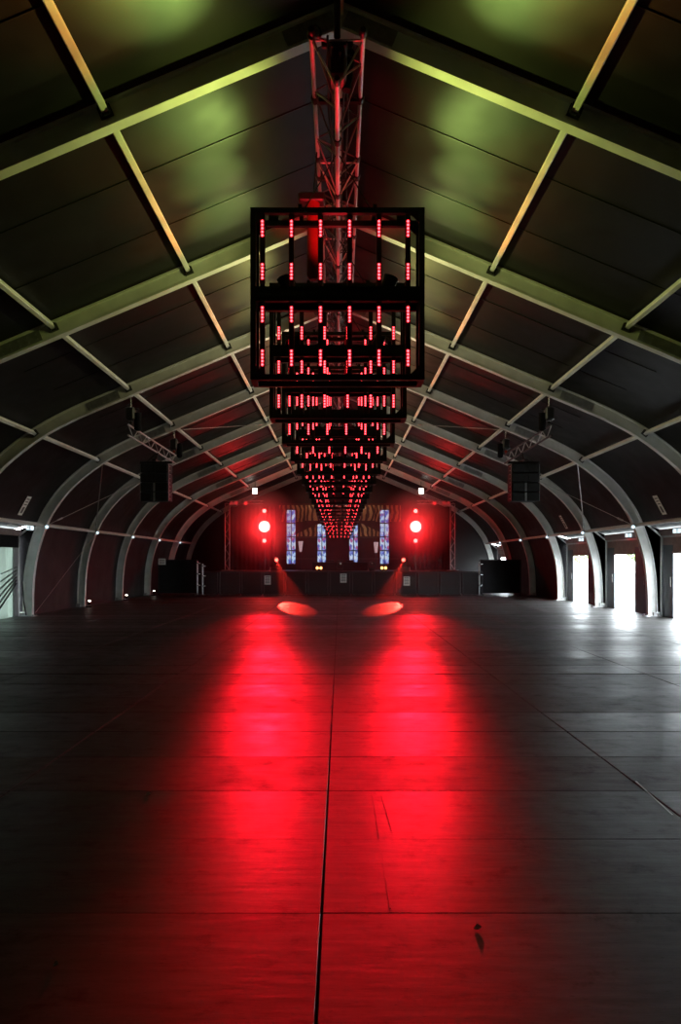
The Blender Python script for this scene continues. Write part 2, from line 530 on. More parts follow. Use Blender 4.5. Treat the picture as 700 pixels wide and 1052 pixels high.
# roof skin, one panel for each bay and side; door bays leave the lower part open
MEM = .315
def skin(i0, i1, s, inset=.0, d=MEM):
    m = MB(); vs = []
    n = i1 - i0 + 1
    for i in range(i0, i1 + 1):
        x, z = off(i, d, s)
        if i == len(LINE) - 1: z = -.09
        for yy in (.0, 1.25, 2.5, 3.75, 5.0):
            sag = -.02 * math.sin(PI * yy / 5.0)
            vs.append((x + s * abs(NRM[i][0]) * sag * (0 if i == 0 else 1), yy, z + sag * abs(NRM[i][1])))
    fs = []
    for k in range(n - 1):
        for j in range(4):
            q = (k * 5 + j, k * 5 + j + 1, (k + 1) * 5 + j + 1, (k + 1) * 5 + j)
            fs.append(q if s < 0 else q[::-1])
    m.add(vs, fs, True)
    return m
ceiling = thing('ceiling', 'black fabric roof of the long tent in panels between arches', None, kind='structure')
walls = {-1: thing('wall_left', 'black fabric side wall left of the hall, curving inwards at the top', None, kind='structure'),
         1: thing('wall_right', 'black fabric side wall right of the hall with open doorways', None, kind='structure')}
me_roof = {s: skin(0, I_EAVE, s).mesh('roof_panel', M['membrane']) for s in (-1, 1)}
me_wall = {s: skin(I_EAVE, len(LINE) - 1, s).mesh('wall_panel', M['wallskin']) for s in (-1, 1)}
def seam_mesh(s, x0, x1):
    m = MB(); ps = [x0 + (x1 - x0) * k / 6 for k in range(7)]
    vs = []
    for x in ps:
        px, pz = at_x(x, MEM - .030, s)
        vs += [(px, -.008, pz), (px, .008, pz), (px, .008, pz + .03), (px, -.008, pz + .03)]
    fs = []
    for k in range(6):
        for j in range(4):
            fs.append((k * 4 + j, k * 4 + (j + 1) % 4, k * 4 + 4 + (j + 1) % 4, k * 4 + 4 + j))
    return m.add(vs, fs)
me_seam = {s: seam_mesh(s, .05, 6.4).mesh('weld_seam', M['seam']) for s in (-1, 1)}
RIGHT_DOORS = (4, 5, 6, 7, 10)        # bays (index of the near arch) with an open doorway on the right
LEFT_DOORS = (5,)
RIGHT_DOORS = (4, 5, 6, 7, 10)
for k, y in enumerate(A[:-1]):
    for s in (-1, 1):
        link('roof_panel', me_roof[s], ceiling, (0, y, 0))
        for q in (1.65, 3.3):
            link('weld_seam', me_seam[s], ceiling, (0, y + q, 0))
        if (s > 0 and k in RIGHT_DOORS) or (s < 0 and k in LEFT_DOORS):
            continue
        link('wall_panel', me_wall[s], walls[s], (0, y, 0))

def gable(name, y, label):
    m = MB(); pts = [off(i, MEM + .03, 1) for i in range(len(LINE))]
    ring = [(x, z) for x, z in pts] + [(-x, z) for x, z in reversed(pts[1:])]
    n = len(ring); vs = [(x, -.03, z) for x, z in ring] + [(x, .03, z) for x, z in ring]
    m.add(vs, [tuple(range(n)), tuple(range(2 * n - 1, n - 1, -1))] + [(i, (i + 1) % n, n + (i + 1) % n, n + i) for i in range(n)])
    o = m.build(name, M['wallskin'], None, (0, y, 0))
    tag(o, label, None, kind='structure')
gable('wall_back', Y1 + .02, 'black fabric end wall behind the stage')
gable('wall_front', Y0 - .02, 'black fabric end wall behind the photographer')

# ------------------------------------------------------------------ floor of separate boards
floor = thing('floor', 'worn dark plywood floor boards laid in straight rows', None, kind='structure')
SX, BW, SY = -.09, 2.38, 3.753
fb = MB(); fb.box((0, 0, -.014), (BW - .010, .988, .028), ch=.004)
me_board = fb.mesh('floor_board', M['floor'])
rng = random.Random(3)
rows = range(-5, 47)
far = MB()
row_rough = {r: rng.random() for r in rows}
row_tilt = {r: rng.uniform(-.38, .38) for r in rows}
for r in rows:
    yc = SY + r + .5
    if yc - .5 > Y1 + .2 or yc < Y0: continue
    for c in range(-4, 4):
        xc = SX + BW * (c + .5)
        tx = R(row_tilt[r] + rng.uniform(-.10, .10)); ty = R(rng.uniform(-.06, .06))
        if -3 <= r <= 30:
            o = link('floor_board', me_board, floor, (xc, yc, 0), (tx, ty, 0))
            o.color = (1, 1, 1, min(1, max(0, row_rough[r] + rng.uniform(-.15, .15))))
        else:
            far.box((xc, yc, -.014), (BW - .005, .995, .028), Matrix.Rotation(tx, 3, 'X'))
    for xa, xb in ((-10.25, SX - 4 * BW), (SX + 4 * BW, 10.25)):
        far.box(((xa + xb) / 2, yc, -.016), (xb - xa - .005, .995, .028))
tag(far.build('outlying_floor_boards', M['floor_far'], floor), kind='stuff')
sb = MB(); sb.box((0, (Y0 + Y1) / 2, -.07), (20.5, Y1 - Y0 + 1, .05)); sb.build('bearer_layer', M['subfloor'], floor)
# scored lines and scratches on the boards near the camera
for x0, y0, x1, y1, wd in ((.239, 5.70, .249, 3.80, .006), (.30, 5.70, .33, 4.9, .003), (2.31, 6.0, 2.25, 5.2, .012)):
    m = MB(); m.bar((x0, y0, .0015), (x1, y1, .0015), wd, .003)
    m.build('scratch', M['seam'] if wd != .012 else M['galv'], floor)

# ------------------------------------------------------------------ outside
o = MB(); o.box((60, 40, -.13), (99.2, 160, .10)); o.box((-60, 40, -.13), (99.2, 160, .10))
tag(o.build('ground_outside', M['concrete']), 'pale paved ground outside the tent doors', None, kind='structure')

def tree(x, y, h, label, cat='tree'):
    t = thing('tree', label, cat, (x, y, -.08), group='trees outside the doors')
    m = MB(); m.tube((0, 0, 0), (0, 0, h * .45), .14, 8, .09); m.build('trunk', M['bark'], t)
    rg = random.Random(int(x * 10 + y)); c = MB()
    for k in range(420):
        u = rg.uniform(-1, 1); a = rg.uniform(0, 2 * PI); rr = rg.uniform(.5, 1) ** .5
        p = Vector((math.cos(a) * math.sqrt(1 - u * u) * rr * h * .33, math.sin(a) * math.sqrt(1 - u * u) * rr * h * .33, h * .62 + u * rr * h * .36))
        d = Vector((rg.uniform(-1, 1), rg.uniform(-1, 1), rg.uniform(-.6, 1))).normalized(); e = d.orthogonal().normalized(); f = d.cross(e)
        q = h * .05
        c.add([p - e * q, p + f * q * .6, p + e * q, p - f * q * .6], [(0, 1, 2, 3)])
    c.build('foliage', M['leaf'], t)
for x, y, h, lab in ((46, 118, 6.5, 'green tree seen through the middle right doorway'), (40, 128, 6.0, 'green tree seen beyond the third right doorway'),
                     (50, 108, 7.0, 'green tree seen through the nearest right doorway'), (-24, 46, 6, 'green tree outside the left doorway')):
    tree(x, y, h, lab)

# ------------------------------------------------------------------ doorways
def doorway(idx, k, s, lab, curtain=False, wide=False):
    y0, y1 = A[k], A[k + 1]
    X = 10.08
    t = thing('door_%d' % idx, lab, None, (s * X, y0, 0), kind='structure')
    H1 = 2.52
    yf, yn = 4.86, .14
    for yy in (yf, yn):
        m = MB(); m.box((0, yy, H1 / 2), (.08, .07, H1), ch=.008); m.build('post', M['white_paint'], t)
    m = MB(); m.box((0, 2.5, H1 + .10), (.12, 4.94, .20), ch=.01); m.build('lintel', M['brown_panel'], t)
    m = MB(); m.box((s * .02, 2.5, H1 - .03), (.06, 4.7, .06)); m.build('track', M['galv'], t)
    # soffit between the eave rail and the lintel
    ex, ez = off(I_EAVE, MEM, s); ez += .06
    ex -= s * X
    m = MB(); m.add([(ex, .0, ez - .06), (ex, 5.0, ez - .06), (s * .25, 5.0, H1 + .20), (s * .25, .0, H1 + .20), (ex, .0, ez - .04), (ex, 5.0, ez - .04), (s * .25, 5.0, H1 + .22), (s * .25, .0, H1 + .22)],
                    [(0, 1, 2, 3), (7, 6, 5, 4), (0, 4, 5, 1), (3, 2, 6, 7), (1, 5, 6, 2), (0, 3, 7, 4)])
    m.build('soffit', M['soffit'], t)
    for yy, ya in ((yf, 4.80), (yn, .2)):
        m = MB(); m.bar((ex + s * .02, ya, ez - .09), (0, yy, H1 - .02), .04, .05); m.build('strut', M['white_paint'], t)
    for yy in (-.0, 5.0):       # dark cloth wedge between the curved leg and the door frame
        pts = [(off(i, .26, s)[0] - s * X, off(i, .26, s)[1]) for i in range(I_EAVE, len(LINE))]
        ring = pts + [(s * .03, 0.0), (s * .03, 2.72)]
        n = len(ring); m = MB(); dy = .02 if yy < 1 else -.02
        m.add([(x, yy - dy, z) for x, z in ring] + [(x, yy + dy, z) for x, z in ring], [tuple(range(n)), tuple(range(2 * n - 1, n - 1, -1))] + [(i, (i + 1) % n, n + (i + 1) % n, n + i) for i in range(n)])
        m.build('side_wedge', M['black_cloth'], t)
    if wide:
        pass
    elif not curtain:
        for ya, yb in ((yf - .04, 4.10), (2.10, 1.14), (1.12, yn + .04)):
            lf = MB(); lf.box((s * .03, (ya + yb) / 2, 1.11), (.045, abs(ya - yb), 2.23), ch=.006)
            lo = lf.build('leaf', M['door_leaf'], t)
            hd = MB(); hy = (yb + (.10 if ya > yb else -.10)); hd.tube((-s * .02, hy, .95), (-s * .02, hy, 1.25), .014, 8)
            hd.tube((-s * .02, hy, .97), (s * .03, hy, .97), .01, 6); hd.tube((-s * .02, hy, 1.23), (s * .03, hy, 1.23), .01, 6)
            hd.build('handle', M['galv'], lo)
        m = MB(); m.box((s * .03, 3.10, 2.25), (.03, 2.04, .50), ch=.005)
        m.build('rolled_valance', M['brown_panel'], t)
        m = MB(); m.tube((s * .03, 2.1, 2.0), (s * .03, 4.1, 2.0), .045, 10); m.build('valance_roll', M['brown_panel'], t)
        for ya, yb in ((yf - .03, 4.12), (2.08, yn + .03)):
            m = MB(); m.box((s * .03, (ya + yb) / 2, 2.355), (.03, abs(ya - yb), .30)); m.build('transom_panel', M['brown_panel'], t)
    else:
        m = MB(); n = 60; vs = []
        for z in (-.02, .6, 1.2, 1.8, 2.2):
            for j in range(n):
                u = j / (n - 1)
                yy = .16 + 4.62 * u
                vs.append((-.05 + .05 * math.sin(j * .9 + z * .8) * (1.2 - z / 3), yy, z))
        fs = [(l * n + j, l * n + j + 1, (l + 1) * n + j + 1, (l + 1) * n + j) for l in range(4) for j in range(n - 1)]
        m.add(vs, fs, True); m.build('door_sheet', M['curtain'], t)
        for q in range(6):        # dark strips laid diagonally over the sheet
            m = MB(); m.bar((.10, 3.2 + q * .05, .25 + .22 * q), (.10, 4.5, 1.05 + .22 * q - .12 * q), .012, .06, up=(1, 0, 0)); m.build('dark_strip', M['black_plastic'], t)
        m = MB(); m.box((.0, 2.5, 2.36), (.06, 4.75, .42)); m.build('valance', M['black_cloth'], t)
        m = MB(); m.box((.0, 4.66, 1.1), (.05, .33, 2.2), ch=.01); m.build('jamb_panel', M['jamb'], t)
        m = MB(); m.path([Vector((.34, 4.85, 2.3)), Vector((.3, 4.75, 1.9)), Vector((.22, 4.65, 1.2)), Vector((.28, 4.6, .5)), Vector((.3, 4.75, .05))], .02); m.build('hanging_cable', M['rubber'], t)
    return t
doorway(1, 5, 1, 'nearest open doorway on the right, cut by the picture edge')
doorway(2, 6, 1, 'second open doorway on the right, bright daylight between dark leaves')
doorway(3, 7, 1, 'third open doorway on the right, farthest bright opening of the row')
doorway(4, 10, 1, 'far doorway on the right, hidden behind the tall black screen')
doorway(6, 4, 1, 'open doorway on the right, outside the picture edge')
doorway(5, 5, -1, 'left doorway hung with a pale translucent sheet', curtain=True)

# ------------------------------------------------------------------ wind bracing cables
def cable(p0, p1, r, label, nm='bracing_cable', mt='galv'):
    d = (Vector(p1) - Vector(p0)).normalized()
    t = thing(nm, label, 'cable', p0, group='steel bracing cables')
    a = Vector((0, 0, 0)); b = Vector(p1) - Vector(p0)
    m = MB(); m.tube(a, b, r, 6); m.build('wire', M[mt], t)
    m = MB(); m.lathe([(.012, 0), (.03, .05), (.03, .25), (.012, .3)], b - d * .75, d, 8); m.build('turnbuckle', M[mt], t)
for s, nm in ((-1, 'left'), (1, 'right')):
    hx, hz = at_x(7.5, .02, s); exx, ezz = off(I_EAVE, .02, s)
    cable((hx, A[6] + .1, hz), (exx, A[7] - .12, ezz + .05), .016, 'steel bracing rod down the %s side from fourth arch to fifth arch eave' % nm)
    cable((hx, A[7] - .1, hz), (exx, A[6] + .12, ezz + .05), .010, 'thin bracing wire up the %s side from fourth arch eave to fifth arch' % nm)
    ux, uz = at_x(2.72, .02, s); mx_, mz_ = at_x(5.2, .02, s)
    cable((mx_, A[6] + .1, mz_), (ux, A[7] - .1, uz), .010, 'thin bracing wire on the %s roof slope above the hanging speaker' % nm)
cable((-9.65, A[6] + .15, .1), (off(I_EAVE, .02, -1)[0], A[7] - .15, 2.75), .010, 'thin bracing wire across the dark left wall behind the doorway')

# ------------------------------------------------------------------ ridge truss
TX = -.03
TZT, TZB = 7.22, 6.72
TY0, TY1 = 8.0, 48.0
tr = thing('lattice_truss', 'long triangular aluminium truss hanging under the ridge, lit red', 'truss', (TX, TY0, 0))
CH = {'l': (-.27, TZT), 'r': (.27, TZT), 'b': (0, TZB)}
for c, r in (('l', .027), ('r', .027), ('b', .030)):
    x, z = CH[c]
    m = MB(); m.tube((x, 0, z), (x, TY1 - TY0, z), r, 12); m.build('chord', M['alu_truss'], tr)
    m = MB(); m.lathe([(.030, -.05), (.042, -.03), (.042, .03), (.030, .06)], (x, 0, z), (0, 1, 0), 12); m.build('end_coupler', M['black_steel'], tr)
sec = 2.5; nb = 5; stp = sec / nb
me_br = {}
for a_, b_ in (('l', 'b'), ('r', 'b'), ('l', 'r')):
    for f_ in (0, 1):
        p, q = CH[a_], CH[b_]
        p0 = Vector((p[0], 0, p[1])); p1 = Vector((q[0], stp, q[1]))
        if f_: p0, p1 = Vector((p[0], stp, p[1])), Vector((q[0], 0, q[1]))
        m = MB(); m.tube(p0, p1, .011, 6); me_br[(a_, b_, f_)] = m.mesh('truss_brace', M['truss_dark'])
cp = MB()
for c in CH.values():
    cp.lathe([(.028, -.07), (.04, -.05), (.04, .05), (.028, .07)], (c[0], 0, c[1]), (0, 1, 0), 10)
me_cp = cp.mesh('section_coupler', M['black_steel'])
fm = MB(); fm.tube((CH['l'][0], 0, TZT), (CH['r'][0], 0, TZT), .011, 6); fm.tube((CH['l'][0], 0, TZT), (0, 0, TZB), .011, 6); fm.tube((CH['r'][0], 0, TZT), (0, 0, TZB), .011, 6)
me_fm = fm.mesh('truss_frame', M['alu_truss'])
for kk in range(16):
    if kk:
        link('section_coupler', me_cp, tr, (0, kk * sec, 0))
    link('truss_frame', me_fm, tr, (0, kk * sec + .12, 0))
    for j in range(nb):
        for a_, b_ in (('l', 'b'), ('r', 'b'), ('l', 'r')):
            link('truss_brace', me_br[(a_, b_, (j + (a_ == 'r')) % 2)], tr, (0, kk * sec + j * stp, 0))
# cables lying in and hanging from the truss
rg = random.Random(11)
for q in range(5):
    pts = []; x = rg.uniform(-.16, .16); z = TZT - rg.uniform(.05, .30)
    for j in range(33):
        pts.append(Vector((x + rg.uniform(-.05, .05), j * 1.25 * .995, z + rg.uniform(-.05, .05))))
    m = MB(); m.path(pts, .013, 5); m.build('power_cable', M['rubber'], tr)
# loop of cable at the truss end
m = MB(); m.path([Vector((-.24 + .07 * math.cos(t), .02, TZT + .01 + .07 * math.sin(t))) for t in [k * PI / 8 - .6 for k in range(14)]], .014, 6); m.build('cable_loop', M['rubber'], tr)
# black clamps round the chords
for yy in (1.15, 3.0):
    for c in CH.values():
        m = MB(); m.lathe([(.045, -.05), (.05, -.03), (.05, .03), (.045, .05)], (c[0], yy, c[1]), (0, 1, 0), 10)
        m.build('clamp', M['black_steel'], tr)
    m = MB(); m.bar((CH['l'][0], yy, TZT - .03), (CH['r'][0], yy, TZT - .03), .06, .04); m.build('clamp_bar', M['black_steel'], tr)
# drop pole and hoist at the front end of the truss
t = thing('chain_hoist', 'black hoist on a drop pole at the front end of the ridge truss', 'hoist', (TX, 8.25, 0))
m = MB(); m.tube((0, .0, 7.34), (0, .0, 8.24), .036, 10); m.build('drop_pole', M['black_steel'], t)
m = MB(); m.box((0, .05, 7.05), (.20, .26, .34), ch=.03); m.build('motor', M['black_plastic'], t)
m = MB(); m.box((0, .05, 7.30), (.34, .06, .08), ch=.01); m.build('crossbar', M['black_steel'], t)
m = MB(); m.tube((.10, .15, 6.86), (.13, .2, 7.3), .05, 8, .07); m.build('chain_bag', M['black_cloth'], t)

# ------------------------------------------------------------------ LED cage chandeliers
CW, CT, CB, CD = 2.10, 5.977, 3.905, .42
BAR = .066
CHH = CT - CB
SHZ, SHH = (577 - 301.5) / 85.4 + HC - CB, .175           # middle shelf, height above the cage's bottom
def rect_frame(m, z0, z1, w, d, b):
    for yy in (b / 2, d - b / 2):
        m.box((0, yy, z0 + b / 2), (w, b, b)); m.box((0, yy, z1 - b / 2), (w, b, b))
        for sx in (-1, 1):
            m.box((sx * (w / 2 - b / 2), yy, (z0 + z1) / 2), (b, b, z1 - z0 - 2 * b))
    for sx in (-1, 1):
        for z in (z0 + b / 2, z1 - b / 2):
            m.box((sx * (w / 2 - b / 2), d / 2, z), (b, d - 2 * b, b))
    return m
me_up = rect_frame(MB(), SHZ + SHH / 2 - BAR, CHH, CW, CD, BAR).mesh('upper_frame', M['black_steel'])
me_lo = rect_frame(MB(), 0, SHZ - SHH / 2 + BAR, CW, CD, BAR).mesh('lower_frame', M['black_steel'])
sh = MB()
for yy in (.012, CD - .012):
    sh.box((0, yy, SHZ), (CW, .024, SHH))
for sx in (-1, 1):
    sh.box((sx * (CW / 2 - .012), CD / 2, SHZ), (.024, CD - .05, SHH))
sh.box((0, .10, SHZ), (CW - .05, .12, .02)); sh.box((0, CD - .10, SHZ), (CW - .05, .12, .02))
me_sh = sh.mesh('shelf', M['black_steel'])
BATX = [-.907, -.556, -.205, .146, .500, .850]
ZU0, ZU1 = SHZ + SHH / 2 + .0, CHH - BAR
ZL0, ZL1 = BAR, SHZ - SHH / 2
def pz(y): return (577 - y) / 85.4 + HC - CB          # photo row on the first cage -> height in the cage
SEG_U = [(pz(243), pz(225)), (pz(287), pz(269.5))]
SEG_L = [(pz(331), pz(314)), (pz(376), pz(358.5))]
def batten(z0, z1):
    m = MB(); m.box((0, .045, (z0 + z1) / 2), (.064, .05, z1 - z0), ch=.008)
    m.box((0, .075, (z0 + z1) / 2), (.03, .03, z1 - z0)); return m.mesh('led_batten', M['black_plastic'])
me_bu, me_bl = batten(ZU0, ZU1), batten(ZL0, ZL1)
def leds(z0, z1):
    m = MB(); st = (z1 - z0) / 5
    for k in range(5):
        z = z0 + (k + .5) * st
        m.lathe([(.0145, 0), (.012, .006), (.005, .010)], (0, .014, z), (0, -1, 0), 8)
    return m.mesh('led_cluster', M['led'])
def halo_strip(z0, z1):
    m = MB(); m.box((0, .017, (z0 + z1) / 2), (.046, .006, z1 - z0)); return m.mesh('led_halo', M['led_glow'])  # glowing strip added as the halo round the diodes
me_du = [halo_strip(*s) for s in SEG_U]; me_dl = [halo_strip(*s) for s in SEG_L]
me_cu = [leds(*s) for s in SEG_U]; me_clo = [leds(*s) for s in SEG_L]
gs = MB(); g = .11
gs.add([(0, 0, 0), (g, 0, 0), (0, 0, g), (0, .012, 0), (g, .012, 0), (0, .012, g)], [(0, 1, 2), (5, 4, 3), (0, 3, 4, 1), (1, 4, 5, 2), (2, 5, 3, 0)])
me_gs = gs.mesh('gusset', M['black_steel'])
pc = MB(); pc.lathe([(.05, -.10), (.085, -.08), (.09, .10), (.095, .12), (.08, .12)], (0, 0, 0), (0, 0, 1), 14)
pc.box((0, 0, -.13), (.16, .08, .06), ch=.01)
for sx in (-1, 1): pc.box((sx * .105, 0, -.05), (.012, .05, .18))
me_par = pc.mesh('par_can', M['black_plastic'])
pl = MB(); pl.lathe([(.075, 0), (.06, .012)], (0, 0, .105), (0, 0, 1), 12); me_lens = pl.mesh('lens', M['par_lens'])
wl = MB(); wl.box((0, 0, .05), (.13, .07, .10), ch=.015); me_wash = wl.mesh('wash_light', M['black_plastic'])
sl = MB(); sl.tube((-.45, CD / 2, CHH), (-.02, CD / 2, CHH + .74), .008, 5); sl.tube((.45, CD / 2, CHH), (.02, CD / 2, CHH + .74), .008, 5)
sl.box((-.45, CD / 2, CHH + .02), (.05, CD, .04)); sl.box((.45, CD / 2, CHH + .02), (.05, CD, .04))
me_sl = sl.mesh('sling', M['black_steel'])

cages = []
y = 9.25
for k in range(14):
    cages.append((y, 1.0, CB)); y += 2.5
yy = 42.9
for k in range(6):
    wpx = 40 - 3.5 * k
    sc_ = wpx * yy / FPX / CW
    zb = HC + (wpx * 1.02) * yy / FPX
    cages.append((yy, sc_, zb)); yy += .86
NC = len(cages)
for k, (y, sc_, zb) in enumerate(cages):
    if k == 0: lab = 'nearest and largest black cage chandelier with red LED battens, front of the row'
    elif k < 14: lab = '%s red LED cage chandelier counted from the front of the hanging row' % ORD[k]
    else: lab = 'small red LED cage above the stage, %s from the back end of the row' % (['last', 'second', 'third', 'fourth', 'fifth', 'sixth'][NC - 1 - k])
    t = thing('cage_chandelier', lab, 'chandelier', (TX, y, zb), group='red LED cages in one row under the ridge truss')
    t.scale = (sc_, sc_, sc_)
    link('upper_frame', me_up, t); link('lower_frame', me_lo, t); link('shelf', me_sh, t)
    if sc_ == 1.0:
        link('sling', me_sl, t)
    else:
        m = MB(); zt = (TZB - zb) / sc_
        for sx in (-.45, .45): m.tube((sx, CD / 2, CHH), (sx * .1, CD / 2, zt), .012, 5)
        m.build('sling', M['black_steel'], t)
    for sx in (-1, 1):
        for z, fl in ((BAR, 1), (CHH - BAR, -1)):
            for yq in (.02, CD - .04):
                o = link('gusset', me_gs, t, (sx * (CW / 2 - BAR), yq, z))
                o.scale = (-sx, 1, fl)
    for x in BATX:
        for me_b, cl_ in ((me_bu, me_cu + me_du), (me_bl, me_clo + me_dl)):
            b = link('led_batten', me_b, t, (x, 0, 0))
            for c in cl_: link(c.name.split('.')[0], c, b)
    if sc_ == 1.0:
        for sx in (-1, 1):
            p = link('par_can', me_par, t, (sx * .62, .24, SHZ + SHH / 2 + .08), (0, sx * R(20), 0))
            link('lens', me_lens, p)
        for sx in (-1, 1):
            link('wash_light', me_wash, t, (sx * .80, CD - .04, CHH))
        rg = random.Random(k)
        pts = [Vector((-.9 + .12 * j, .2 + rg.uniform(-.06, .06), SHZ + SHH / 2 + .012 + abs(rg.gauss(0, .012)))) for j in range(16)]
        m = MB(); m.path(pts, .010, 5); m.build('power_cable', M['rubber'], t)
# uplights of the front cages: green near the camera, warmer towards the stage
def mixc(a, b, f): return tuple(a[i] * (1 - f) + b[i] * f for i in range(3))
for k, (y, sc_, zb) in enumerate(cages[:14]):
    f = min(1, max(0, (k - 1.5) / 4.0))
    for s in (-1, 1):
        core = mixc((.62, 1.0, .20), (1.0, .36, .15), f)
        e = E_GREEN * (1 if k < 4 else .6 if k < 6 else .35)
        px, pz_ = TX + s * .80, CT + .17
        for dz, g_ in (((-2.7, .5), (-1.6, .4)) if k == 0 else ((-1.1, .30), (0.0, .45), (1.1, .8)) if k % 2 else ()):
            light('SPOT', 'uplight', (px, y + .38, pz_), (s * 1.95, y + dz, 7.55), e * g_, core, size=43, blend=1.0, radius=.05)
            light('SPOT', 'uplight_fringe', (px, y + .38, pz_), (s * 2.85, y + dz, 7.28), e * g_ * .34, (1.0, .22, .03), size=36, blend=1.0, radius=.05)
    if k < 8:  # red fill added to colour the truss, no fixture behind it
        light('SPOT', 'red_truss_fill', (TX, y + .3, CB + 1.35), (TX, y + (-.9 if k == 0 else 1.2), 7.0), E_RED * (1 if k < 2 else .5), (1, .02, .03), size=52, blend=1.0, radius=.08)
        if k == 0:
            light('SPOT', 'red_truss_fill', (TX, y + .3, CB + 1.35), (TX, y + 1.2, 7.0), E_RED, (1, .02, .03), size=70, blend=1.0, radius=.08)
    wide = mixc((.80, 1.0, .18), (1.0, .86, .52), min(1, k / 4))
    for s in (-1, 1):
        light('SPOT', 'wide_spill', (TX + s * .80, y + .40, CT + .16), (TX + s * 3.6, y + .1, CT + 1.9), E_WIDE * (1 if k < 5 else .6), wide, size=134, blend=.5, radius=.05)

# red hoist bag beside the truss, over the first cage
t = thing('hoist_bag', 'red chain bag hanging left of the truss behind the first cage', 'bag', P(322, 207, 10.3))
m = MB(); m.lathe([(.05, -1.05), (.085, -1.0), (.085, -.5), (.09, -.02), (.10, 0)], (0, 0, 0), (0, 0, 1), 12); m.build('bag', M['red_fabric'], t)
m = MB(); m.box((-.02, 0, .03), (.36, .2, .12), ch=.02); m.build('motor', M['black_plastic'], t)
m = MB(); m.tube((0, 0, .05), (.05, 0, TZT - P(322, 207, 10.3).z), .01, 6); m.build('chain', M['black_steel'], t)

# ------------------------------------------------------------------ hanging speakers
def speaker_rig(s, nm):
    X = s * 5.22
    zt = 4.96; ya, yb = A[5] - .25, A[6] + .15
    t = thing('ladder_truss', 'short flat truss on two hoists carrying the %s hanging speaker' % nm, 'truss', (X, ya, zt))
    L = yb - ya
    for z in (-.13, .13):
        m = MB(); m.tube((0, 0, z), (0, L, z), .024, 8); m.build('chord', M['black_steel' if s > 0 else 'alu_truss'], t)
    n = 12
    for j in range(n):
        m = MB(); z0, z1 = (-.13, .13) if j % 2 else (.13, -.13)
        m.tube((0, L * j / n, z0), (0, L * (j + 1) / n, z1), .013, 6); m.build('truss_brace', M['galv'], t)
    for q, yy in enumerate((A[5], A[6])):
        px, pz0 = at_x(5.2, .0, s)
        h = thing('chain_hoist', 'black chain hoist at the %s end of the %s speaker truss' % (['near', 'far'][q], nm), 'hoist', (X, yy, zt + .14))
        top = pz0 - (zt + .14)
        m = MB(); m.box((0, 0, .30), (.22, .26, .34), ch=.04); m.build('motor', M['black_plastic'], h)
        m = MB(); m.tube((0, 0, 0), (0, 0, .16), .012, 6); m.lathe([(.035, .0), (.05, .03), (.035, .06)], (0, 0, .05), (0, 0, 1), 10); m.build('hook', M['orange'] if q else M['black_steel'], h)
        m = MB(); m.tube((0, 0, .45), (0, 0, top), .012, 6); m.build('chain', M['chrome'], h)
        m = MB(); m.lathe([(.04, -.34), (.09, -.30), (.09, .08), (.10, .1)], (s * -.17, .0, .22), (0, 0, 1), 10); m.build('chain_bag', M['black_cloth'], h)
        m = MB(); m.tube((-.2 * s, 0, .42), (.08, 0, .42), .02, 6); m.build('arm', M['black_steel'], h)
    yc = 21.75
    a = thing('line_array_speaker', 'black hanging loudspeaker stack on the %s, below its truss' % nm, 'loudspeaker', (X + s * .04, yc, 3.42), (0, 0, s * R(4)))
    hts = [.27, .27, .27, .27]
    z = 0
    for i, hh in enumerate(hts):
        wd = .80
        m = MB(); m.box((0, .22, z + hh / 2), (wd, .44, hh - .014), ch=.015); c = m.build('cabinet', M['black_plastic'], a)
        m = MB(); m.box((-.22, -.008, z + hh / 2), (.30, .02, hh - .05), ch=.006); m.box((.22, -.008, z + hh / 2), (.30, .02, hh - .05), ch=.006); m.build('grille', M['grille'], c)
        m = MB(); m.box((0, -.004, z + hh / 2), (.05, .016, hh - .03)); m.build('horn', M['galv'] if i < 2 else M['black_steel'], c)
        z += hh
    for sx in (-1, 1):
        m = MB(); m.box((sx * .41, .05, .54), (.012, .04, 1.04)); 
        for j in range(9): m.box((sx * .415, .12, .08 + .115 * j), (.012, .12, .018))
        m.build('rigging_rail', M['galv'], a)
    m = MB(); m.box((0, .2, 1.12), (.92, .1, .06), ch=.01); m.box((0, .2, 1.17), (.1, .44, .05)); m.build('flying_bar', M['black_steel'], a)
    m = MB(); m.tube((0, .2, 1.18), (-s * .04, .2, zt - .13 - 3.42), .02, 6); m.tube((-.28, .2, 1.15), (-s * .04, .2, zt - .13 - 3.42), .008, 5); m.tube((.28, .2, 1.15), (-s * .04, .2, zt - .13 - 3.42), .008, 5)
    m.build('suspension', M['black_steel'], a)
speaker_rig(-1, 'left'); speaker_rig(1, 'right')

